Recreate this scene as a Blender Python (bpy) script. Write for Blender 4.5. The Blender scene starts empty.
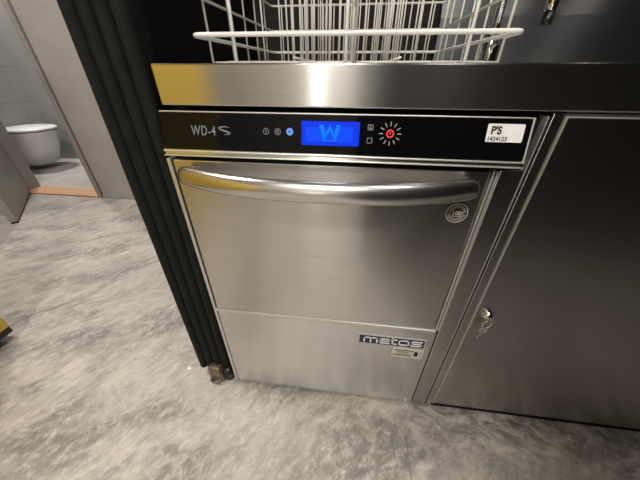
import bpy, bmesh, math, random
from mathutils import Vector, Matrix
random.seed(7)
S = bpy.context.scene
COL = S.collection
PI = math.pi

# ------------------------------------------------------------------ materials
def new_mat(name):
    m = bpy.data.materials.new(name); m.use_nodes = True
    nt = m.node_tree; b = nt.nodes['Principled BSDF']
    return m, nt, b

def plain(name, col, rough=.5, metal=0., spec=.5, noise=0., nscale=20., coat=0.):
    m, nt, b = new_mat(name)
    b.inputs['Roughness'].default_value = rough
    b.inputs['Metallic'].default_value = metal
    b.inputs['Specular IOR Level'].default_value = spec
    b.inputs['Coat Weight'].default_value = coat
    c = (*col, 1)
    tc = nt.nodes.new('ShaderNodeTexCoord')
    n = nt.nodes.new('ShaderNodeTexNoise'); n.inputs['Scale'].default_value = nscale
    n.inputs['Detail'].default_value = 5
    nt.links.new(tc.outputs['Object'], n.inputs['Vector'])
    r = nt.nodes.new('ShaderNodeValToRGB')
    k = max(noise, .02)
    r.color_ramp.elements[0].color = (*[max(0, v*(1-k)) for v in col], 1)
    r.color_ramp.elements[1].color = (*[min(1, v*(1+k)) for v in col], 1)
    r.color_ramp.elements[0].position = .3; r.color_ramp.elements[1].position = .7
    nt.links.new(n.outputs['Fac'], r.inputs['Fac'])
    nt.links.new(r.outputs['Color'], b.inputs['Base Color'])
    return m

def emit(name, col, strength):
    m, nt, b = new_mat(name)
    b.inputs['Base Color'].default_value = (*[v*.03 for v in col], 1)
    b.inputs['Emission Color'].default_value = (*col, 1)
    b.inputs['Emission Strength'].default_value = strength
    b.inputs['Roughness'].default_value = .35; b.inputs['Specular IOR Level'].default_value = .12
    return m

def steel(name, col=(.63, .62, .60), rough=.23, aniso=.94, smudge=.04):
    """horizontally brushed stainless steel with faint smears"""
    m, nt, b = new_mat(name); N, L = nt.nodes, nt.links
    b.inputs['Metallic'].default_value = 1
    b.inputs['Anisotropic'].default_value = aniso
    geo = N.new('ShaderNodeNewGeometry')
    # brushing runs horizontally, so highlights stretch vertically along the tangent
    cr = N.new('ShaderNodeCombineXYZ')
    cr.inputs['Y'].default_value = .08; cr.inputs['Z'].default_value = 1
    L.new(cr.outputs[0], b.inputs['Tangent'])
    mp = N.new('ShaderNodeMapping'); mp.inputs['Scale'].default_value = (5, 5, 260)
    L.new(geo.outputs['Position'], mp.inputs['Vector'])
    n1 = N.new('ShaderNodeTexNoise'); n1.inputs['Scale'].default_value = 1; n1.inputs['Detail'].default_value = 3
    L.new(mp.outputs[0], n1.inputs['Vector'])
    n2 = N.new('ShaderNodeTexNoise'); n2.inputs['Scale'].default_value = 7; n2.inputs['Detail'].default_value = 6
    n2.inputs['Distortion'].default_value = .6
    L.new(geo.outputs['Position'], n2.inputs['Vector'])
    mx = N.new('ShaderNodeMath'); mx.operation = 'MULTIPLY_ADD'
    L.new(n1.outputs['Fac'], mx.inputs[0]); mx.inputs[1].default_value = .025; mx.inputs[2].default_value = rough-.03
    ad = N.new('ShaderNodeMath'); ad.operation = 'MULTIPLY_ADD'
    L.new(n2.outputs['Fac'], ad.inputs[0]); ad.inputs[1].default_value = smudge
    L.new(mx.outputs[0], ad.inputs[2])
    L.new(ad.outputs[0], b.inputs['Roughness'])
    r = N.new('ShaderNodeValToRGB')
    r.color_ramp.elements[0].color = (*[v*.95 for v in col], 1)
    r.color_ramp.elements[1].color = (*[min(1, v*1.04) for v in col], 1)
    r.color_ramp.elements[0].position = .3; r.color_ramp.elements[1].position = .7
    L.new(n1.outputs['Fac'], r.inputs['Fac']); L.new(r.outputs['Color'], b.inputs['Base Color'])
    return m

def floor_mat():
    m, nt, b = new_mat('worn_concrete_floor'); N, L = nt.nodes, nt.links
    geo = N.new('ShaderNodeNewGeometry')
    def noise(scale, rot, sc, detail=8, dist=0., rough=.6, off=(0, 0, 0)):
        mp = N.new('ShaderNodeMapping'); mp.vector_type = 'TEXTURE'; mp.inputs['Rotation'].default_value = (0, 0, -rot)
        mp.inputs['Scale'].default_value = tuple(1/v for v in sc); mp.inputs['Location'].default_value = off
        L.new(geo.outputs['Position'], mp.inputs['Vector'])
        n = N.new('ShaderNodeTexNoise'); n.inputs['Scale'].default_value = scale
        n.inputs['Detail'].default_value = detail; n.inputs['Distortion'].default_value = dist
        n.inputs['Roughness'].default_value = rough
        L.new(mp.outputs[0], n.inputs['Vector']); return n.outputs['Fac']
    def ramp(f, p0, p1):
        r = N.new('ShaderNodeMapRange'); r.inputs['From Min'].default_value = p0; r.inputs['From Max'].default_value = p1
        r.clamp = True; L.new(f, r.inputs['Value']); return r.outputs['Result']
    def mix(f, c0, c1, k=1.0):
        x = N.new('ShaderNodeMix'); x.data_type = 'RGBA'; 
        if k != 1.0:
            q = N.new('ShaderNodeMath'); q.operation = 'MULTIPLY'; q.inputs[1].default_value = k; L.new(f, q.inputs[0]); f = q.outputs[0]
        L.new(f, x.inputs['Factor'])
        for i, c in ((6, c0), (7, c1)):
            if isinstance(c, tuple): x.inputs[i].default_value = (*c, 1)
            else: L.new(c, x.inputs[i])
        return x.outputs[2]
    def mul(a, c):
        q = N.new('ShaderNodeMath'); q.operation = 'MULTIPLY'; L.new(a, q.inputs[0]); L.new(c, q.inputs[1]); return q.outputs[0]
    big = noise(2.2, -1.08, (1, 2.6, 1), 6, .5, .6)
    streak = noise(6.5, -1.08, (1, 3.2, 1), 12, .3, .76)
    crin = noise(30, -.8, (1, 1.5, 1), 10, .35, .78, (2, 4, 0))
    fine = noise(130, -.5, (1, 1.3, 1), 6, .2, .75)
    mid = streak
    c = mix(ramp(big, .34, .66), (.325, .293, .265), (.44, .402, .353))
    c = mix(ramp(streak, .46, .64), c, (.20, .187, .175), .56)                      # grey worn streaks
    c = mix(ramp(crin, .50, .68), c, (.60, .555, .49), .52)                          # pale crinkles
    c = mix(ramp(crin, .47, .34), c, (.17, .155, .142), .42)
    c = mix(ramp(fine, .52, .70), c, (.62, .575, .51), .36)
    blot = mul(ramp(noise(3.4, -.6, (1, 2.0, 1), 6, .5, .6, (3.3, 1.2, 0)), .46, .60), ramp(crin, .62, .46))
    c = mix(blot, c, (.095, .088, .082), .60)                                         # dark pitted wear
    pale = mul(ramp(noise(3.2, -.5, (1, 2, 1), 4, .3, .5, (7, 2, 0)), .52, .7), ramp(streak, .58, .40))
    c = mix(ramp(noise(13, -1.08, (1, 7, 1), 6, .2, .6, (5, 9, 0)), .56, .68), c, (.22, .207, .197), .5)   # thin drag marks
    c = mix(pale, c, (.60, .555, .49), .55)
    sx = N.new('ShaderNodeSeparateXYZ'); L.new(geo.outputs['Position'], sx.inputs[0])
    def mth(op, a, v):
        q = N.new('ShaderNodeMath'); q.operation = op; L.new(a, q.inputs[0]); q.inputs[1].default_value = v; return q.outputs[0]
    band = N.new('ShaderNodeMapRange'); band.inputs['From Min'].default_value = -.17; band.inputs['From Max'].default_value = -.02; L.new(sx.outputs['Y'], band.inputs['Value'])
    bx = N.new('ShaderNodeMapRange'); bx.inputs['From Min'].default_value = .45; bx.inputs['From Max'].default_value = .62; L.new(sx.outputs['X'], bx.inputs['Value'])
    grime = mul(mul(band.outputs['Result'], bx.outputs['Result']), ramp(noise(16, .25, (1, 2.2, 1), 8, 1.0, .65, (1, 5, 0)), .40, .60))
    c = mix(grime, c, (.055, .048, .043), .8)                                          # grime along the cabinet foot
    seam = mul(mth('LESS_THAN', mth('ABSOLUTE', mth('SUBTRACT', sx.outputs['X'], .536), 0), .0016), mth('LESS_THAN', sx.outputs['Y'], -.07))
    c = mix(seam, c, (.09, .08, .075), .5)
    L.new(c, b.inputs['Base Color'])
    rr = N.new('ShaderNodeMapRange'); rr.inputs['To Min'].default_value = .34; rr.inputs['To Max'].default_value = .6
    L.new(mid, rr.inputs['Value']); L.new(rr.outputs['Result'], b.inputs['Roughness'])
    b.inputs['Specular IOR Level'].default_value = .35
    bp = N.new('ShaderNodeBump'); bp.inputs['Strength'].default_value = .25; bp.inputs['Distance'].default_value = .003
    L.new(fine, bp.inputs['Height']); L.new(bp.outputs[0], b.inputs['Normal'])
    return m

def tile_mat():
    m, nt, b = new_mat('grey_ribbed_tile'); N, L = nt.nodes, nt.links
    geo = N.new('ShaderNodeNewGeometry'); sx = N.new('ShaderNodeSeparateXYZ'); L.new(geo.outputs['Position'], sx.inputs[0])
    ad = N.new('ShaderNodeMath'); L.new(sx.outputs['X'], ad.inputs[0]); L.new(sx.outputs['Y'], ad.inputs[1])
    cb = N.new('ShaderNodeCombineXYZ'); L.new(ad.outputs[0], cb.inputs['X']); L.new(sx.outputs['Z'], cb.inputs['Y'])
    br = N.new('ShaderNodeTexBrick'); L.new(cb.outputs[0], br.inputs['Vector'])
    br.offset = 0; br.inputs['Scale'].default_value = 1
    br.inputs['Brick Width'].default_value = .30; br.inputs['Row Height'].default_value = .30
    br.inputs['Mortar Size'].default_value = .003
    br.inputs['Color1'].default_value = (.36, .355, .34, 1); br.inputs['Color2'].default_value = (.385, .38, .365, 1)
    br.inputs['Mortar'].default_value = (.27, .265, .255, 1)
    wv = N.new('ShaderNodeTexWave'); wv.inputs['Scale'].default_value = 12; wv.bands_direction = 'X'
    wv.inputs['Distortion'].default_value = 1.0; wv.inputs['Detail'].default_value = 2
    L.new(cb.outputs[0], wv.inputs['Vector'])
    mx = N.new('ShaderNodeMix'); mx.data_type = 'RGBA'; mx.blend_type = 'MULTIPLY'; mx.inputs['Factor'].default_value = .12
    L.new(br.outputs['Color'], mx.inputs[6]); L.new(wv.outputs['Color'], mx.inputs[7]); L.new(mx.outputs[2], b.inputs['Base Color'])
    b.inputs['Roughness'].default_value = .45
    return m

def wood_mat():
    m, nt, b = new_mat('pale_wood'); N, L = nt.nodes, nt.links
    geo = N.new('ShaderNodeNewGeometry'); mp = N.new('ShaderNodeMapping'); mp.inputs['Scale'].default_value = (4, 60, 60)
    L.new(geo.outputs['Position'], mp.inputs['Vector'])
    n = N.new('ShaderNodeTexNoise'); n.inputs['Scale'].default_value = 1; n.inputs['Detail'].default_value = 5; L.new(mp.outputs[0], n.inputs['Vector'])
    r = N.new('ShaderNodeValToRGB'); r.color_ramp.elements[0].color = (.47, .25, .13, 1); r.color_ramp.elements[1].color = (.66, .40, .23, 1)
    r.color_ramp.elements[0].position = .3; r.color_ramp.elements[1].position = .7
    L.new(n.outputs['Fac'], r.inputs['Fac']); L.new(r.outputs['Color'], b.inputs['Base Color']); b.inputs['Roughness'].default_value = .5
    return m

M = dict(
    steel=steel('brushed_steel'), steel_dark=steel('brushed_steel_door', (.52, .508, .492), .23, .9, .05),
    steel_lower=steel('brushed_steel_lower', (.70, .69, .675), .25, .9, .05),
    steel_back=steel('brushed_steel_backsplash', (.33, .335, .35), .36, .9, .06),
    handle=steel('polished_steel_tube', (.66, .65, .63), .25, .3, .05),
    trim=plain('bright_steel_trim', (.66, .65, .62), .38, .75),
    gap=plain('black_gap', (.006, .006, .006), .6, 0, .2),
    glass=plain('black_panel_glass', (.003, .003, .0035), .06, 0, .15),
    glowing_print=emit('glowing_print', (.75, .77, .8), .24),  # lettering and icons brightened by a weak added emission
    blue_lamp=emit('blue_lamp', (.25, .5, 1.), .75),
    lcd=emit('blue_display', (.002, .045, 1.), .85), lcd2=emit('blue_display_soft', (.002, .075, 1.), .95), lcd3=emit('blue_display_mark', (.004, .21, 1.), 1.0),
    red=emit('red_ring', (1., .05, .06), 1.4), sun=emit('ivory_ticks', (1., .88, .72), .38),
    sticker=plain('white_sticker', (.80, .80, .80), .5), ink=plain('black_ink', (.01, .01, .012), .6),
    beige=plain('beige_label', (.58, .55, .49), .5), navy=plain('navy_plate', (.008, .013, .042), .35),
    letter=plain('pale_letter', (.80, .80, .78), .45), greyline=plain('grey_edge', (.42, .44, .48), .4),
    wire=plain('ivory_coated_wire', (.76, .735, .67), .3, 0, .5), white_wire=plain('white_coated_rail', (.90, .895, .88), .3),
    chrome=plain('chrome', (.82, .82, .82), .07, 1), blackplast=plain('black_plastic', (.012, .012, .013), .3),
    black=plain('black_fluting', (.0105, .0115, .011), .75, 0, .18, .25, 40), blackwall=plain('black_board', (.006, .006, .006), .7, 0, .2),
    brown=plain('dark_brown_board', (.013, .0105, .0085), .7, 0, .3, .2, 8),
    footm=plain('brown_foot', (.17, .13, .085), .3, .3, .5, .5, 45),
    plaster=plain('warm_grey_wall_panel', (.30, .275, .256), .6, 0, .3, .06, 6), frame=plain('grey_frame', (.26, .24, .225), .5, 0, .4, .05, 12),
    door=plain('grey_green_door', (.30, .305, .275), .45, 0, .4, .05, 5), dooredge=plain('door_edge', (.20, .20, .19), .5),
    porcelain=plain('porcelain', (.70, .685, .67), .2, 0, .5, .02, 3, .3), seat=plain('toilet_seat', (.86, .86, .86), .25),
    seatgap=plain('seat_gap', (.08, .08, .085), .5),
    yellow=plain('yellow_laminate', (.68, .46, .05), .4, 0, .4, .08, 7), darkwall=plain('dark_wall', (.028, .026, .024), .7, 0, .3, .2, 4),
    greywall=plain('grey_wall', (.42, .40, .37), .7, 0, .3, .05, 4), ceil=plain('ceiling_paint', (.25, .245, .235), .8, 0, .3, .05, 4),
    floor=floor_mat(), tile=tile_mat(), wood=wood_mat(), crumb=plain('white_crumb', (.8, .79, .76), .6),
    toiletfloor=plain('toilet_floor', (.44, .42, .395), .5, 0, .35, .12, 6),
)

# ------------------------------------------------------------------ helpers
def link(name, me, mat, parent=None, loc=None, rot=None, smooth=False):
    o = bpy.data.objects.new(name, me); COL.objects.link(o)
    if mat: me.materials.append(mat)
    if parent: o.parent = parent
    if loc: o.location = loc
    if rot: o.rotation_euler = rot
    if smooth:
        for p in me.polygons: p.use_smooth = True
    return o

def mesh(name, bm):
    bmesh.ops.recalc_face_normals(bm, faces=bm.faces)
    me = bpy.data.meshes.new(name); bm.to_mesh(me); bm.free(); return me

def obj(name, bm, mat, parent=None, smooth=False, **k):
    return link(name, mesh(name, bm), mat, parent, smooth=smooth, **k)

def box(bm, x0, x1, y0, y1, z0, z1, bev=0., seg=2):
    r = bmesh.ops.create_cube(bm, size=1)
    vs = r['verts']
    for v in vs:
        v.co = Vector(((x0+x1)/2+v.co.x*(x1-x0), (y0+y1)/2+v.co.y*(y1-y0), (z0+z1)/2+v.co.z*(z1-z0)))
    if bev > 0:
        es = list({e for v in vs for e in v.link_edges})
        bmesh.ops.bevel(bm, geom=es, offset=bev, segments=seg, affect='EDGES', profile=.5)
    return bm

def B(*a, **k):
    return box(bmesh.new(), *a, **k)

def sweep(bm, pts, rad, seg=10, flat=(1, 1), caps=True, closed=False):
    """tube along pts; rad is a number or a list; flat = (side, up) scale of section"""
    pts = [Vector(p) for p in pts]; n = len(pts); rings = []
    prev = None
    for i, p in enumerate(pts):
        if closed: t = pts[(i+1) % n]-pts[i-1]
        else: t = pts[min(i+1, n-1)]-pts[max(i-1, 0)]
        t.normalize()
        if prev is None:
            a = Vector((0, 0, 1)) if abs(t.z) < .9 else Vector((1, 0, 0))
            s = t.cross(a).normalized()
        else:
            s = (prev-t*prev.dot(t)).normalized()
        prev = s; u = s.cross(t)
        r = rad[i] if isinstance(rad, (list, tuple)) else rad
        rings.append([bm.verts.new(p+s*math.cos(2*PI*k/seg)*r*flat[0]+u*math.sin(2*PI*k/seg)*r*flat[1]) for k in range(seg)])
    m = n if closed else n-1
    for i in range(m):
        a, c = rings[i], rings[(i+1) % n]
        for k in range(seg): bm.faces.new((a[k], a[(k+1) % seg], c[(k+1) % seg], c[k]))
    if caps and not closed:
        bm.faces.new(rings[0][::-1]); bm.faces.new(rings[-1])
    return bm

def lathe(bm, prof, seg=24, c=(0, 0, 0), axis='Z'):
    rings = []
    for r, h in prof:
        ring = []
        for k in range(seg):
            a = 2*PI*k/seg; q = (r*math.cos(a), r*math.sin(a), h)
            if axis == 'Y': q = (q[0], -q[2], q[1])
            ring.append(bm.verts.new(Vector(c)+Vector(q)))
        rings.append(ring)
    for a, b in zip(rings, rings[1:]):
        for k in range(seg): bm.faces.new((a[k], a[(k+1) % seg], b[(k+1) % seg], b[k]))
    bm.faces.new(rings[0][::-1]); bm.faces.new(rings[-1])
    return bm

def thing(name, label, cat, loc=(0, 0, 0), group=None):
    o = bpy.data.objects.new(name, None); COL.objects.link(o); o.location = loc
    o.empty_display_size = .05
    return tag(o, label, cat, group)

def tag(o, label, cat, group=None):
    o['label'] = label; o['category'] = cat
    if group: o['group'] = group
    return o

def struct(name, bm, mat, **k):
    o = obj(name, bm, mat, **k); o['kind'] = 'structure'; return o

def text_bm(s, size, x, z, y, sx=1., bold=0., depth=.0002, align='LEFT', space=1.):
    cu = bpy.data.curves.new('t', 'FONT'); cu.body = s; cu.size = size; cu.offset = bold; cu.extrude = depth
    cu.align_x = align; cu.space_character = space; cu.resolution_u = 4
    to = bpy.data.objects.new('t', cu); COL.objects.link(to)
    dg = bpy.context.evaluated_depsgraph_get()
    me = bpy.data.meshes.new_from_object(to.evaluated_get(dg))
    bpy.data.objects.remove(to); bpy.data.curves.remove(cu)
    bm = bmesh.new(); bm.from_mesh(me); bpy.data.meshes.remove(me)
    for v in bm.verts:
        v.co = Vector((x+v.co.x*sx, y-v.co.z, z+v.co.y))
    return bm

def ribbon(bm, pts, w, y, t=.0004):
    """flat stroke in the XZ plane at depth y (front), pts (x,z), w width or list"""
    n = len(pts); L, Rr = [], []
    for i, (x, z) in enumerate(pts):
        a = pts[max(0, i-1)]; b = pts[min(n-1, i+1)]
        d = Vector((b[0]-a[0], b[1]-a[1])); d.normalize(); nx, nz = -d.y, d.x
        ww = (w[i] if isinstance(w, (list, tuple)) else w)/2
        L.append((x+nx*ww, z+nz*ww)); Rr.append((x-nx*ww, z-nz*ww))
    f = [[bm.verts.new((q[0], yy, q[1])) for q in s] for yy in (y, y+t) for s in (L, Rr)]
    for i in range(n-1):
        bm.faces.new((f[0][i], f[0][i+1], f[1][i+1], f[1][i])); bm.faces.new((f[2][i], f[3][i], f[3][i+1], f[2][i+1]))
        bm.faces.new((f[0][i], f[2][i], f[2][i+1], f[0][i+1])); bm.faces.new((f[1][i], f[1][i+1], f[3][i+1], f[3][i]))
    bm.faces.new((f[0][0], f[1][0], f[3][0], f[2][0])); bm.faces.new((f[0][-1], f[2][-1], f[3][-1], f[1][-1]))
    return bm

def ringxz(bm, cx, cz, r0, r1, y, t=.0005, seg=28):
    R = [[bm.verts.new((cx+r*math.cos(2*PI*k/seg), yy, cz+r*math.sin(2*PI*k/seg))) for k in range(seg)] for yy in (y, y+t) for r in (r0, r1)]
    for k in range(seg):
        j = (k+1) % seg
        for a, b in ((0, 1), (1, 3), (3, 2), (2, 0)):
            bm.faces.new((R[a][k], R[a][j], R[b][j], R[b][k]))
    return bm

def plate(bm, x0, x1, z0, z1, y, t=.0006, r=.003, seg=4):
    """rounded rectangle plate in XZ, front at y"""
    pts = []
    for cx, cz, a0 in ((x1-r, z1-r, 0), (x0+r, z1-r, 90), (x0+r, z0+r, 180), (x1-r, z0+r, 270)):
        for k in range(seg+1):
            a = math.radians(a0+90*k/seg); pts.append((cx+r*math.cos(a), cz+r*math.sin(a)))
    f = [bm.verts.new((a, y, c)) for a, c in pts]; g = [bm.verts.new((a, y+t, c)) for a, c in pts]
    bm.faces.new(f); bm.faces.new(g[::-1])
    for i in range(len(f)):
        j = (i+1) % len(f); bm.faces.new((f[i], g[i], g[j], f[j]))
    return bm

# ------------------------------------------------------------------ the room
FY = 1.315                       # front of the wall with the toilet doorway
DX0, DX1 = -2.40, -1.712          # doorway
TY = 2.27                        # back of toilet room
TX = -3.06
struct('floor', B(-4.2, 3.0, -2.8, TY+.1, -.08, 0), M['floor'])
struct('ceiling', B(-4.2, 3.0, -2.8, TY+.1, 2.70, 2.78), M['ceil'])
struct('wall_far', B(DX1+.044, -.16, FY, FY+.12, .0, 2.70), M['plaster'])
struct('wall_far_left', B(-4.2, DX0-.04, FY, FY+.12, 0, 2.70), M['plaster'])
struct('wall_far_top', B(DX0-.04, DX1+.04, FY, FY+.12, 2.12, 2.70), M['plaster'])
struct('trim_1', box(B(DX1, DX1+.036, FY-.012, FY+.13, 0, 2.12, bev=.002), DX0-.036, DX0, FY-.012, FY+.13, 0, 2.12, bev=.002), M['frame'])
struct('trim_3', B(DX1+.036, DX1+.044, FY+.006, FY+.12, 0, 2.12), M['gap'])
struct('trim_2', B(DX0, DX1, FY-.012, FY+.13, .0, .012, bev=.003), M['wood'])
struct('baseboard_far', B(DX1+.044, -.16, FY-.012, FY, 0, .018, bev=.003), M['frame'])
struct('wall_toilet_back', B(TX, -.9, TY, TY+.1, 0, 2.70), plain('smooth_grey_tile', (.31, .315, .295), .4, 0, .4, .04, 5))
struct('wall_toilet_left', B(TX-.1, TX, FY+.12, TY+.1, 0, 2.70), M['tile'])
struct('wall_toilet_right', B(-1.0, -.9, FY+.12, TY, 0, 2.70), M['tile'])
struct('floor_toilet', B(TX, -1.0, FY+.13, TY, 0, .004), M['toiletfloor'])
struct('wall_left', B(-4.2, -4.1, -2.8, FY, 0, 2.70), M['greywall'])
struct('wall_near', B(-4.1, .35, -2.7, -2.6, 0, 2.70), M['greywall'])
struct('shade_wall_near_right', B(.42, 2.9, -2.6, -.92, 0, 2.70), M['darkwall'])  # unseen dark block shaped to shade the right floor and darken steel reflections
struct('wall_right', B(2.9, 3.0, -2.7, .75, 0, 2.70), M['darkwall'])
struct('wall_back', B(-.16, 2.9, .71, .79, 0, 2.70), M['brown'])
struct('wall_side', B(-.105, -.045, .07, .71, 0, 2.70), M['blackwall'])

# open door leaf, hinged on the left jamb and swung towards us
dl = struct('door_1', B(0, .665, 0, .038, .012, 2.10, bev=.002), M['door'], loc=(DX0+.01, FY-.015, 0), rot=(0, 0, math.radians(-45.5)))
obj('door_seal', B(.004, .661, .004, .034, .001, .0125), M['gap'], dl)
lv = bmesh.new(); lathe(lv, [(.024, -.002), (.024, .008), (.01, .009), (.01, .05)], 16, (.60, 0, 1.02), 'Y')
sweep(lv, [(.60, -.045, 1.02), (.54, -.045, 1.02), (.49, -.045, 1.02)], .009, 8)
obj('door_handle', lv, M['trim'], dl, smooth=True)

# wall hung toilet
t = thing('toilet', 'white wall-hung toilet seen through the open doorway', 'toilet', (TX, 1.935, -.027))
def oval(L0, L1, W, z, n=28, sq=2.3):
    out = []
    for k in range(n):
        a = 2*PI*k/n; c, s = math.cos(a), math.sin(a)
        x = (L0+L1)/2+(L1-L0)/2*math.copysign(abs(c)**(2/sq), c); y = W/2*math.copysign(abs(s)**(2/sq), s)
        out.append((x, y, z))
    return out
def loft(secs):
    bm = bmesh.new(); R = [[bm.verts.new(q) for q in s] for s in secs]; n = len(R[0])
    for a, b in zip(R, R[1:]):
        for k in range(n): bm.faces.new((a[k], a[(k+1) % n], b[(k+1) % n], b[k]))
    bm.faces.new(R[0][::-1]); bm.faces.new(R[-1]); return bm
t.scale = (.86, 1, 1)
obj('bowl', loft([oval(0, .27, .20, .075, sq=2.6), oval(0, .33, .24, .092), oval(0, .42, .30, .20), oval(0, .475, .34, .32), oval(0, .50, .36, .395), oval(0, .50, .36, .402)]), M['porcelain'], t, smooth=True)
obj('seat', loft([oval(.02, .496, .355, .402), oval(.02, .496, .355, .412)]), M['seatgap'], t)
obj('lid', loft([oval(.015, .505, .365, .412), oval(.013, .51, .37, .418), oval(.013, .51, .37, .428), oval(.03, .495, .35, .434)]), M['seat'], t, smooth=True)

# ------------------------------------------------------------------ yellow cabinet at the left edge
t = thing('yellow_cabinet', 'yellow cabinet corner with black bottom edge at the left edge of the floor', 'cabinet', (0, 0, 0))
obj('body', B(-1.60, -.912, -1.95, .062, .062, 1.58, bev=.004), M['yellow'], t)
obj('base_strip', B(-1.59, -.913, -1.94, .061, .036, .062, bev=.003), M['blackplast'], t)
for x, y in ((-1.55, -1.86), (-.99, -1.86), (-1.55, -.03), (-.99, -.03)):
    obj('foot', lathe(bmesh.new(), [(.022, 0), (.022, .01), (.014, .014), (.014, .038)], 14, (x, y, 0)), M['blackplast'], t)
obj('worktop', B(-1.62, -.905, -1.97, .07, 1.58, 1.61, bev=.004), M['yellow'], t)

# ------------------------------------------------------------------ fluted black panel beside the machine
t = thing('fluted_panel', 'tall black fluted panel standing on a brown foot left of the dishwasher', 'panel', (-.068, .03, 0))
t.rotation_euler = (0, math.radians(-.0), 0)
bm = bmesh.new()
prof = []
x = -.060
for k in range(4):
    for j in range(9):
        a = PI*j/8
        prof.append((x+.01375-.01375*math.cos(a), -.004-.0145*math.sin(a)))
    x += .0275
prof += [(x, .022), (-.060, .022)]
lo = [bm.verts.new((a-.0075, b, .035)) for a, b in prof]; hi = [bm.verts.new((a+.017, b, 1.25)) for a, b in prof]
bm.faces.new(lo); bm.faces.new(hi[::-1])
for i in range(len(lo)):
    j = (i+1) % len(lo); bm.faces.new((lo[i], hi[i], hi[j], lo[j]))
obj('fluting', bm, M['black'], t)
bm = B(-.027, .027, -.020, .020, 0, .062, bev=.007, seg=3)
for v in bm.verts:
    k = 1-.30*(v.co.z/.062); v.co.x = v.co.x*k+.004*math.sin(v.co.z*90)-.001; v.co.y = v.co.y*k-.020
foot = obj('foot', bm, M['footm'], t, smooth=True)
bm = sweep(bmesh.new(), [(.017*math.cos(a), -.043+.004*math.sin(a), .022+.018*math.sin(a)) for a in [PI*(1.05+.9*k/10) for k in range(11)]], .0035, 8)
obj('foot_rim', bm, M['footm'], foot, smooth=True)
bm = lathe(bmesh.new(), [(.017, 0), (.017, .050)], 16, (.035, -.014, 0))
obj('foot', bm, M['blackplast'], t, smooth=True)

# ------------------------------------------------------------------ the glass washer
W = thing('dishwasher', 'stainless undercounter dishwasher with a blue lit display and a curved handle', 'dishwasher', (0, 0, 0))
obj('body', B(.002, .602, .012, .60, .012, .818, bev=.003), M['gap'], W)
obj('base_strip', B(.006, .598, .009, .02, .0, .0125), M['gap'], W)  # black strip standing in for the shadow line under the machine
# silver trim round the door
bm = bmesh.new()
box(bm, -.004, .0035, -.003, .03, .012, .742, bev=.001); obj('side_trim', bm, M['trim'], W)
bm = bmesh.new()
box(bm, .5545, .558, -.004, .02, .352, .742, bev=.001); box(bm, .560, .5635, -.004, .02, .352, .742, bev=.001); obj('side_trim', bm, M['trim'], W)
bm = B(.0, .5585, -.0045, .02, .3450, .3535, bev=.002); obj('cross_trim', bm, M['trim'], W)
obj('side_post', B(.5645, .600, -.002, .03, .008, .744, bev=.0015), M['steel_dark'], W)
obj('side_trim', B(.6005, .6025, -.0015, .02, .004, .822, bev=.0005), M['trim'], W)
lp = obj('lower_panel', B(.004, .5625, -.001, .03, .0125, .3440, bev=.002), M['steel_lower'], W)
for x in (.018, .545):
    obj('screw', lathe(bmesh.new(), [(.0045, 0), (.0045, .002), (.003, .003)], 12, (x, -.001, .018), 'Y'), M['trim'], lp)
door = obj('door', B(.0065, .5515, -.002, .03, .3547, .7405, bev=.002), M['steel'], W)
# curved tube handle
pts, rad = [], []
n = 40
for i in range(n+1):
    u = -1+2*i/n
    u = math.sin(u*PI/2)*.35+u*.65
    x = .2800+.255*u
    y = -.062+.047*abs(u)**2.7
    e = max(0, (abs(x-.2800)-(.255-.015))/.015)
    pts.append((x, y, .7160+.002*u*u)); rad.append(max(.003, .0182*math.sqrt(max(0, 1-e*e*.97))))
bm = sweep(bmesh.new(), pts, rad, 20, (.74, 1.0))
for sx in (.2800-.243, .2800+.243): lathe(bm, [(.0085, .0), (.0085, .014)], 16, (sx, 0, .7178), 'Y')
obj('handle', bm, M['handle'], door, smooth=True)
# round badge
bd = obj('badge', lathe(bmesh.new(), [(.0185, 0), (.0185, .0008)], 36, (.519, -.002, .6655), 'Y'), M['ink'], door)
bm = ringxz(bmesh.new(), .519, .6655, .0174, .0185, -.0034)
ringxz(bm, .519, .6655, .0108, .0113, -.0034)
for k in range(26):
    if k in (0, 13): continue
    a = 2*PI*k/26
    ribbon(bm, [(.519+.0125*math.cos(a), .6655+.0125*math.sin(a)), (.519+.0152*math.cos(a), .6655+.0152*math.sin(a))], .0012, -.0034)
obj('badge_ring', bm, M['beige'], bd)
bm = text_bm('100', .0115, .519, .6620, -.0034, 1.0, .0002, align='CENTER'); ribbon(bm, [(.511, .6595), (.527, .6595)], .0009, -.0034)
obj('badge_number', bm, M['beige'], bd)

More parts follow.
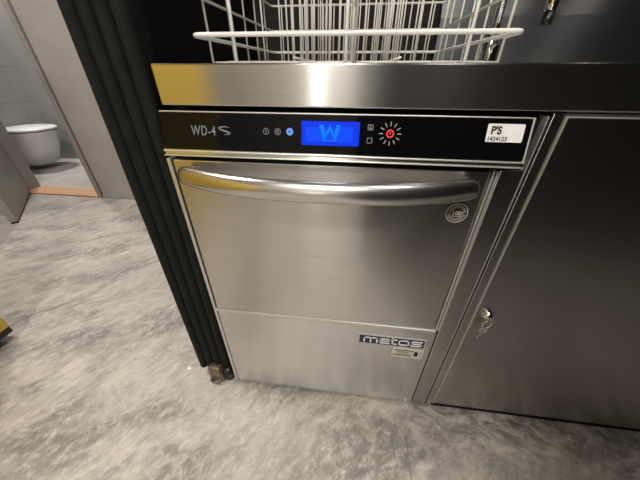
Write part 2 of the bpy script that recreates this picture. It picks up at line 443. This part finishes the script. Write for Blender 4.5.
# name plate: five wide letters
npl = obj('name_plate', plate(bmesh.new(), .377, .5455, .277, .3125, -.0022, .0014, .002), M['greyline'], lp)
obj('plate_face', plate(bmesh.new(), .3805, .542, .2805, .309, -.0030, .001, .0015), M['navy'], npl)
bm = bmesh.new()
def lb(x0, x1, z0, z1): plate(bm, x0, x1, z0, z1, -.0038, .0009, .0009, 2)
h0, h1, s = .2850, .3050, .0039
def letter(ch, x, w):
    m = (h0+h1)/2
    if ch == 'm':
        lb(x, x+s, h0, h1); lb(x+w/2-s/2, x+w/2+s/2, h0, h1); lb(x+w-s, x+w, h0, h1); lb(x, x+w, h1-s, h1)
    if ch == 'e':
        lb(x, x+s, h0, h1); lb(x, x+w, h1-s, h1); lb(x, x+w, h0, h0+s); lb(x, x+w, m-s*.45, m+s*.45); lb(x+w-s, x+w, m-s*.45, h1)
    if ch == 't':
        lb(x, x+s, h0, h1+.004); lb(x-.002, x+w, h1-s, h1); lb(x, x+w, h0, h0+s)
    if ch == 'o':
        lb(x, x+s, h0, h1); lb(x+w-s, x+w, h0, h1); lb(x, x+w, h1-s, h1); lb(x, x+w, h0, h0+s)
    if ch == 's':
        lb(x, x+w, h1-s, h1); lb(x, x+w, h0, h0+s); lb(x, x+w, m-s*.45, m+s*.45); lb(x, x+s, m-s*.45, h1); lb(x+w-s, x+w, h0, m+s*.45)
xx = .3905
for ch, w in (('m', .036), ('e', .028), ('t', .0135), ('o', .027), ('s', .028)):
    letter(ch, xx, w); xx += w+.0035
obj('plate_letters', bm, M['letter'], npl)
# little beige rating label
lbm = plate(bmesh.new(), .469, .547, .2335, .2705, -.0018, .001, .002)
lab = obj('rating_label', lbm, M['beige'], lp)
bm = bmesh.new()
random.seed(3)
for z, hgt in ((.2635, .0036), (.2435, .0042)):
    x = .473
    while x < .520:
        w = random.uniform(.0018, .0038); plate(bm, x, x+w, z-hgt/2, z+hgt/2, -.0025, .0009, .0003, 1); x += w+.0011
plate(bm, .525, .5345, .244, .2615, -.0025, .0009, .0006, 2)
for z in (.2565, .251): plate(bm, .480, .512, z-.0005, z+.0005, -.0025, .0009, .0003, 1)
for z in (.244, .250, .256, .262): plate(bm, .5395, .5415, z-.0016, z+.0016, -.0025, .0009, .0003, 1)
obj('label_print', bm, M['ink'], lab)

# control panel, leaning forward at its foot (local z runs up the slope)
CP = obj('control_panel', B(.0075, .5855, -.006, .012, .003, .0745, bev=.004, seg=3), M['steel'], W, loc=(0, -.0145, .748), rot=(-.2483, 0, 0))
PY = -.0062
bm = plate(bmesh.new(), .0100, .5812, .0142, .0712, PY-.0006, .002, .004); obj('panel_glass', bm, M['glass'], CP)
bm = B(.0085, .5845, -.0085, 0, .0100, .0128, bev=.001); box(bm, .0085, .5845, -.0078, 0, .0030, .0048, bev=.0006); obj('panel_lip', bm, M['trim'], CP)
bm = B(.0095, .5840, -.0070, 0, .0713, .0735, bev=.0008); box(bm, .5815, .5845, -.0072, 0, .0128, .0732, bev=.001); obj('panel_edge', bm, M['trim'], CP)
F = PY-.0012
obj('model_lettering', text_bm('WD-4', .0212, .0632, .0372, F, .71, .0001, space=1.13), M['glowing_print'], CP)
sp = [(.1290, .0500), (.1225, .0510), (.1150, .0506), (.1105, .0492), (.1125, .0474), (.1185, .0452), (.1262, .0430), (.1300, .0412), (.1275, .0396), (.1195, .0394)]
bm = ribbon(bmesh.new(), sp, [.0005, .0014, .0019, .0022, .0024, .0026, .0026, .0024, .0016, .0005], F, .0005)
obj('swoosh_lettering', bm, M['glowing_print'], CP)
for k, x in enumerate((.1902, .2092)):
    bm = ringxz(bmesh.new(), x, .0458, .0040, .0050, F)
    for d in ((0,), (-.0013, .0013))[k]:
        ribbon(bm, [(x+d, .0432), (x+d, .0484)], .0013, F)
    obj('program_button', bm, M['glowing_print'], CP)
bm = lathe(bmesh.new(), [(.0055, 0), (.0055, .0006)], 24, (.2288, F+.0005, .0462), 'Y')
pb = obj('program_button', bm, M['blue_lamp'], CP)
pb['label'] = 'program button lit blue'
bm = bmesh.new()
for d in (-.0018, 0, .0018): ribbon(bm, [(.2288+d, .0438), (.2288+d, .0486)], .0008, F-.0006)
obj('button_mark', bm, M['lcd'], pb)
dp = obj('display', plate(bmesh.new(), .2478, .3382, .0272, .0624, F, .0006, .001), M['lcd'], CP)
bm = bmesh.new(); plate(bm, .2545, .3290, .0325, .0545, F-.0004, .0004, .004); obj('display_glow', bm, M['lcd2'], dp)
bm = ribbon(bmesh.new(), [(.2790, .0572), (.2845, .0385), (.2925, .0535), (.3005, .0385), (.3060, .0572)], [.007, .0085, .0085, .0085, .007], F-.0009, .0004)
ribbon(bm, [(.2805, .0345), (.3045, .0345)], .0016, F-.0009, .0004)
obj('display_mark', bm, M['lcd3'], dp)
for z in (.0553, .0366):
    bm = bmesh.new(); a = .0036
    for p, q in (((-a, -a), (a, -a)), ((a, -a), (a, a)), ((a, a), (-a, a)), ((-a, a), (-a, -a))):
        ribbon(bm, [(.3545+p[0], z+p[1]), (.3545+q[0], z+q[1])], .0011, F)
    if z > .05: ribbon(bm, [(.3545-a, z-.0012), (.3545+a, z-.0012)], .0011, F); ribbon(bm, [(.3545, z-.003), (.3545, z+.003)], .001, F)
    obj('indicator_icon', bm, M['glowing_print'], CP)
pw = obj('power_button', ringxz(bmesh.new(), .3846, .0470, .0040, .0058, F), M['red'], CP)
ribbon_bm = ribbon(bmesh.new(), [(.3846, .0462), (.3846, .0492)], .0016, F); obj('power_mark', ribbon_bm, M['red'], pw)
bm = bmesh.new()
for k in range(12):
    a = 2*PI*k/12; ribbon(bm, [(.3846+.0108*math.cos(a), .0470+.0108*math.sin(a)), (.3846+.0168*math.cos(a), .0470+.0168*math.sin(a))], .0013, F)
obj('power_ticks', bm, M['sun'], pw)
st = obj('sticker', plate(bmesh.new(), .5225, .5728, .0395, .0643, F, .0006, .002), M['sticker'], CP)
bm = text_bm("P'S", .0150, .5275, .0505, F-.0004, .85, .0005)
obj('sticker_logo', bm, M['ink'], st)
obj('sticker_number', text_bm('1424123', .0080, .5240, .0413, F-.0004, 1.0, .0001), M['ink'], st)

# ------------------------------------------------------------------ worktop with its backsplash
CT = thing('countertop', 'brushed stainless steel countertop running over the dishwasher and side cabinet', 'counter', (0, 0, 0))
obj('top', B(.016, 1.75, 0., .705, .828, .885, bev=.0022), M['steel'], CT)
bm = bmesh.new()
sec = [(.662, .885), (.662, 1.014), (.668, 1.018), (.674, 1.062), (.702, 1.062), (.702, .885)]
a = [bm.verts.new((.575, y, z)) for y, z in sec]; c = [bm.verts.new((1.75, y, z)) for y, z in sec]
bm.faces.new(a); bm.faces.new(c[::-1])
for i in range(6): bm.faces.new((a[i], c[i], c[(i+1) % 6], a[(i+1) % 6]))
tag(obj('backsplash', bm, M['steel_back']), 'low dark steel backsplash standing along the rear of the counter behind the tap', 'backsplash')

# ------------------------------------------------------------------ steel cabinet to the right
SC = thing('steel_cabinet', 'large stainless steel cabinet with a keyed door right of the dishwasher', 'cabinet', (.61, 0, 0))
obj('body', B(.0, 1.10, .006, .60, .010, .826, bev=.002), M['steel_dark'], SC)
obj('base_strip', B(.0, 1.10, .004, .03, .0, .010), M['gap'], SC)
bm = bmesh.new()
box(bm, -.0035, .0125, -.001, .02, .002, .826, bev=.001)
obj('side_frame', bm, M['steel_dark'], SC)
cd = obj('door', B(.0145, 1.09, -.003, .0055, .026, .8215, bev=.0025, seg=3), M['steel_dark'], SC)
obj('door_edge', B(.0132, .0152, -.0042, .004, .026, .8225, bev=.0005), M['trim'], cd)
obj('door_edge', B(.0150, 1.09, -.0042, .004, .8210, .8225, bev=.0005), M['trim'], cd)
lk = obj('lock', lathe(bmesh.new(), [(.0085, 0), (.0105, .003), (.0105, .006), (.0085, .011), (.0045, .0135)], 20, (.038, -.003, .427), 'Y'), M['chrome'], cd, smooth=True)
K = thing('key', 'small metal key and ring hanging from the cabinet door lock', 'key', (.648, -.0155, .42))
bm = sweep(bmesh.new(), [(.0085*math.cos(a), -.003, -.012+.0105*math.sin(a)) for a in [2*PI*k/20 for k in range(20)]], .0013, 6, closed=True)
obj('key_ring', bm, M['chrome'], K, smooth=True)
bm = bmesh.new(); plate(bm, -.004, .008, -.005, .010, -.003, .0022, .003, 3); obj('key_in_lock', bm, M['chrome'], K)
bm = bmesh.new()
ringxz(bm, .003, -.031, .0032, .0088, -.0042, .002, 18)
plate(bm, .0015, .0045, -.060, -.0385, -.0042, .002, .0006, 2); plate(bm, .003, .0075, -.056, -.052, -.0042, .002, .0006, 2); plate(bm, .003, .0065, -.050, -.047, -.0042, .002, .0006, 2)
ko = obj('key_blade', bm, M['chrome'], K, rot=(0, math.radians(9), 0))

# ------------------------------------------------------------------ wire dish rack
RK = thing('dish_rack', 'ivory coated wire dish rack standing on the countertop', 'dish rack', (.06, .06, .885))
Wd = .50
def ringrail(z, r, mat, rc=.012):
    pts = []
    for cx, cy, a0 in ((Wd-rc, Wd-rc, 0), (rc, Wd-rc, 90), (rc, rc, 180), (Wd-rc, rc, 270)):
        for k in range(7):
            a = math.radians(a0+90*k/6); pts.append((cx+rc*math.cos(a), cy+rc*math.sin(a), z))
    return obj('rail', sweep(bmesh.new(), pts, r, 8, closed=True), mat, RK, smooth=True)
ringrail(.0385, .0034, M['white_wire'], .016)
ringrail(.092, .0025, M['wire'])
ringrail(.150, .0027, M['wire'])
def upright(x, y, r, mat=None, z0=.0008, z1=.153):
    obj('upright_wire', sweep(bmesh.new(), [(x, y, z0), (x, y, z1)], r, 7), mat or M['wire'], RK, smooth=True)
i0 = .006
for x, r in ((.070, .0024), (.249, .0030), (.428, .0026)): upright(x, .0, r, M['white_wire'])
upright(.258, .02, .0022); upright(.262, .04, .0022)
for x in (0., Wd):
    for y in (.06, .165, .255, .335, .42): upright(x, y, .0021)
for k in range(15): upright(.03+k*.0314, Wd, .0019)
# inner dividers, each a comb of thin wires on a cross bar
for y, xs in ((.125, 9), (.250, 13), (.375, 14)):
    bm = bmesh.new()
    for k in range(xs):
        x = .085+k*(Wd-.17)/(xs-1)+random.uniform(-.004, .004)
        sweep(bm, [(x, y, .004), (x, y, .150)], .0016, 6)
    for z in (.0055, .1525): sweep(bm, [(0, y, z), (Wd, y, z)], .0018, 6)
    obj('divider', bm, M['wire'], RK, smooth=True)
for x, ys in ((.167, 6), (.333, 6)):
    bm = bmesh.new()
    for k in range(ys):
        y = .06+k*(Wd-.10)/(ys-1)
        sweep(bm, [(x, y, .006), (x, y, .150)], .0016, 6)
    for z in (.008, .156): sweep(bm, [(x, 0, z), (x, Wd, z)], .0018, 6)
    obj('divider', bm, M['wire'], RK, smooth=True)
bm = bmesh.new()
for k in range(11): sweep(bm, [(.02+k*.046, .06, .0018), (.02+k*.046, Wd, .0018)], .0015, 6)
for k in range(11): sweep(bm, [(0, .066+k*.042, .0036), (Wd, .066+k*.042, .0036)], .0014, 6)
obj('base_grid', bm, M['wire'], RK, smooth=True)

# ------------------------------------------------------------------ tap behind the rack
FA = thing('faucet', 'chrome swivel tap with a downturned spout right of the dish rack', 'faucet', (.672, .47, .885))
bm = lathe(bmesh.new(), [(.028, 0), (.028, .006), (.022, .012), (.021, .07), (.017, .078), (.012, .085)], 24)
obj('base', bm, M['chrome'], FA, smooth=True)
pts = [(0, 0, .08), (0, 0, .26)]
for k in range(1, 13):
    a = PI*k/12; pts.append((.058-.058*math.cos(a), 0, .26+.058*math.sin(a)))
pts += [(.116, 0, .16)]
obj('spout', sweep(bmesh.new(), pts, .0095, 14), M['chrome'], FA, smooth=True)
bm = lathe(bmesh.new(), [(.0098, .16), (.0125, .158), (.0125, .118), (.011, .114)], 18, (.116, 0, 0)); obj('spray_head', bm, M['chrome'], FA, smooth=True)
obj('nozzle', lathe(bmesh.new(), [(.0112, .0885), (.0125, .091), (.0125, .114)], 18, (.116, 0, 0)), M['blackplast'], FA, smooth=True)
obj('lever', sweep(bmesh.new(), [(0, -.018, .045), (.002, -.045, .052), (.004, -.085, .066)], [.009, .006, .0075], 10), M['chrome'], FA, smooth=True)

# ------------------------------------------------------------------ floor crumb
bm = bmesh.new(); bmesh.ops.create_icosphere(bm, subdivisions=2, radius=.005)
for v in bm.verts: v.co = Vector((v.co.x*1.2+random.uniform(-.0008, .0008), v.co.y+random.uniform(-.0008, .0008), max(0, v.co.z*.5+.001)))
o = obj('crumb', bm, M['crumb'], loc=(-.184, .021, 0)); tag(o, 'tiny white crumb on the floor left of the brown foot', 'crumb')

# ------------------------------------------------------------------ lamps
def lamp(x, y, size, power, col, label, z=2.70, sy=None):
    sy = sy or size
    t = thing('ceiling_light', label, 'ceiling light', (x, y, z))
    a, b = size/2, sy/2
    bm = bmesh.new()
    for q in ((-a-.02, -a, -b-.02, b+.02), (a, a+.02, -b-.02, b+.02), (-a, a, -b-.02, -b), (-a, a, b, b+.02)): box(bm, *q, -.04, 0)
    obj('frame', bm, M['trim'], t)
    obj('diffuser', B(-a, a, -b, b, -.025, -.012), emit('lamp_diffuser', col, 1.0), t)
    ld = bpy.data.lights.new('ceiling_lamp', 'AREA'); ld.shape = 'RECTANGLE'; ld.size = size; ld.size_y = sy
    ld.energy = power; ld.color = col
    lo = bpy.data.objects.new('ceiling_lamp', ld); COL.objects.link(lo); lo.parent = t; lo.location = (0, 0, -.03)
lamp(.08, -1.7, .30, 70, (1, .95, .885), 'square ceiling light over the dishwasher aisle')
lamp(-1.06, .24, .36, 46, (1, .95, .91), 'square ceiling light over the open floor')
lamp(-2.80, 1.97, .12, 38, (1, .96, .91), 'square ceiling light over the toilet')
lamp(-2.6, -.9, .60, 34, (1, .95, .9), 'square ceiling light beyond the yellow cabinet')
lamp(.95, -.48, .25, 10, (1, .95, .89), 'added fill light over the steel cabinet')  # extra unseen lamp added to lift the right floor and cabinet
# unseen bar light added behind the viewer to streak the steel
t = thing('streak_light', 'added vertical bar light behind the aisle, streaking the steel', 'added light', (-.07, -2.6, .72))
obj('housing', B(-.05, .05, 0, .03, -.42, .42, bev=.006), M['trim'], t)
obj('diffuser', B(-.04, .04, .028, .045, -.40, .40, bev=.008), emit('streak_bar_glow', (1, .95, .88), 7), t)
for x, yy in ((1.02, .22), (1.32, .22)):  # unseen lamps added to brighten the backsplash
    t = thing('fill_pendant', 'added unseen pendant lamp lighting the backsplash', 'pendant lamp', (x, yy, 1.45), 'added lamps lighting the backsplash')
    obj('cord', sweep(bmesh.new(), [(0, 0, .10), (0, 0, 1.25)], .003, 8), M['blackplast'], t)
    bm = bmesh.new()
    rs = [(.055, 0), (.055, .06), (.02, .10), (.002, .10)]
    R = [[bm.verts.new((r_*math.cos(2*PI*k/24), r_*math.sin(2*PI*k/24), h)) for k in range(24)] for r_, h in rs]
    for a, b in zip(R, R[1:]):
        for k in range(24): bm.faces.new((a[k], a[(k+1) % 24], b[(k+1) % 24], b[k]))
    obj('lamp_shade', bm, M['blackplast'], t)
    obj('bulb', lathe(bmesh.new(), [(.01, .02), (.03, .03), (.03, .05), (.01, .075)], 16), emit('bulb_glow', (1, .93, .84), 40), t, smooth=True)

w = bpy.data.worlds.new('World'); S.world = w; w.use_nodes = True
w.node_tree.nodes['Background'].inputs['Color'].default_value = (.02, .02, .021, 1)

# ------------------------------------------------------------------ camera
cam = bpy.data.cameras.new('camera'); co = bpy.data.objects.new('camera', cam); COL.objects.link(co)
cam.sensor_width = 36; cam.lens = 14.715; cam.clip_start = .02
r = Vector((.992319, .123692, .001946)); u = Vector((-.068910, .539631, .839077)); f = Vector((-.102737, .832766, -.544010))
m = Matrix((r, u, -f)).transposed().to_4x4(); m.translation = Vector((.33075, -.44176, .87609))
co.matrix_world = m
S.camera = co
S.view_settings.view_transform = 'Standard'; S.view_settings.look = 'None'
S.view_settings.gamma = 1; S.view_settings.use_curve_mapping = False
S.view_settings.exposure = 0.0
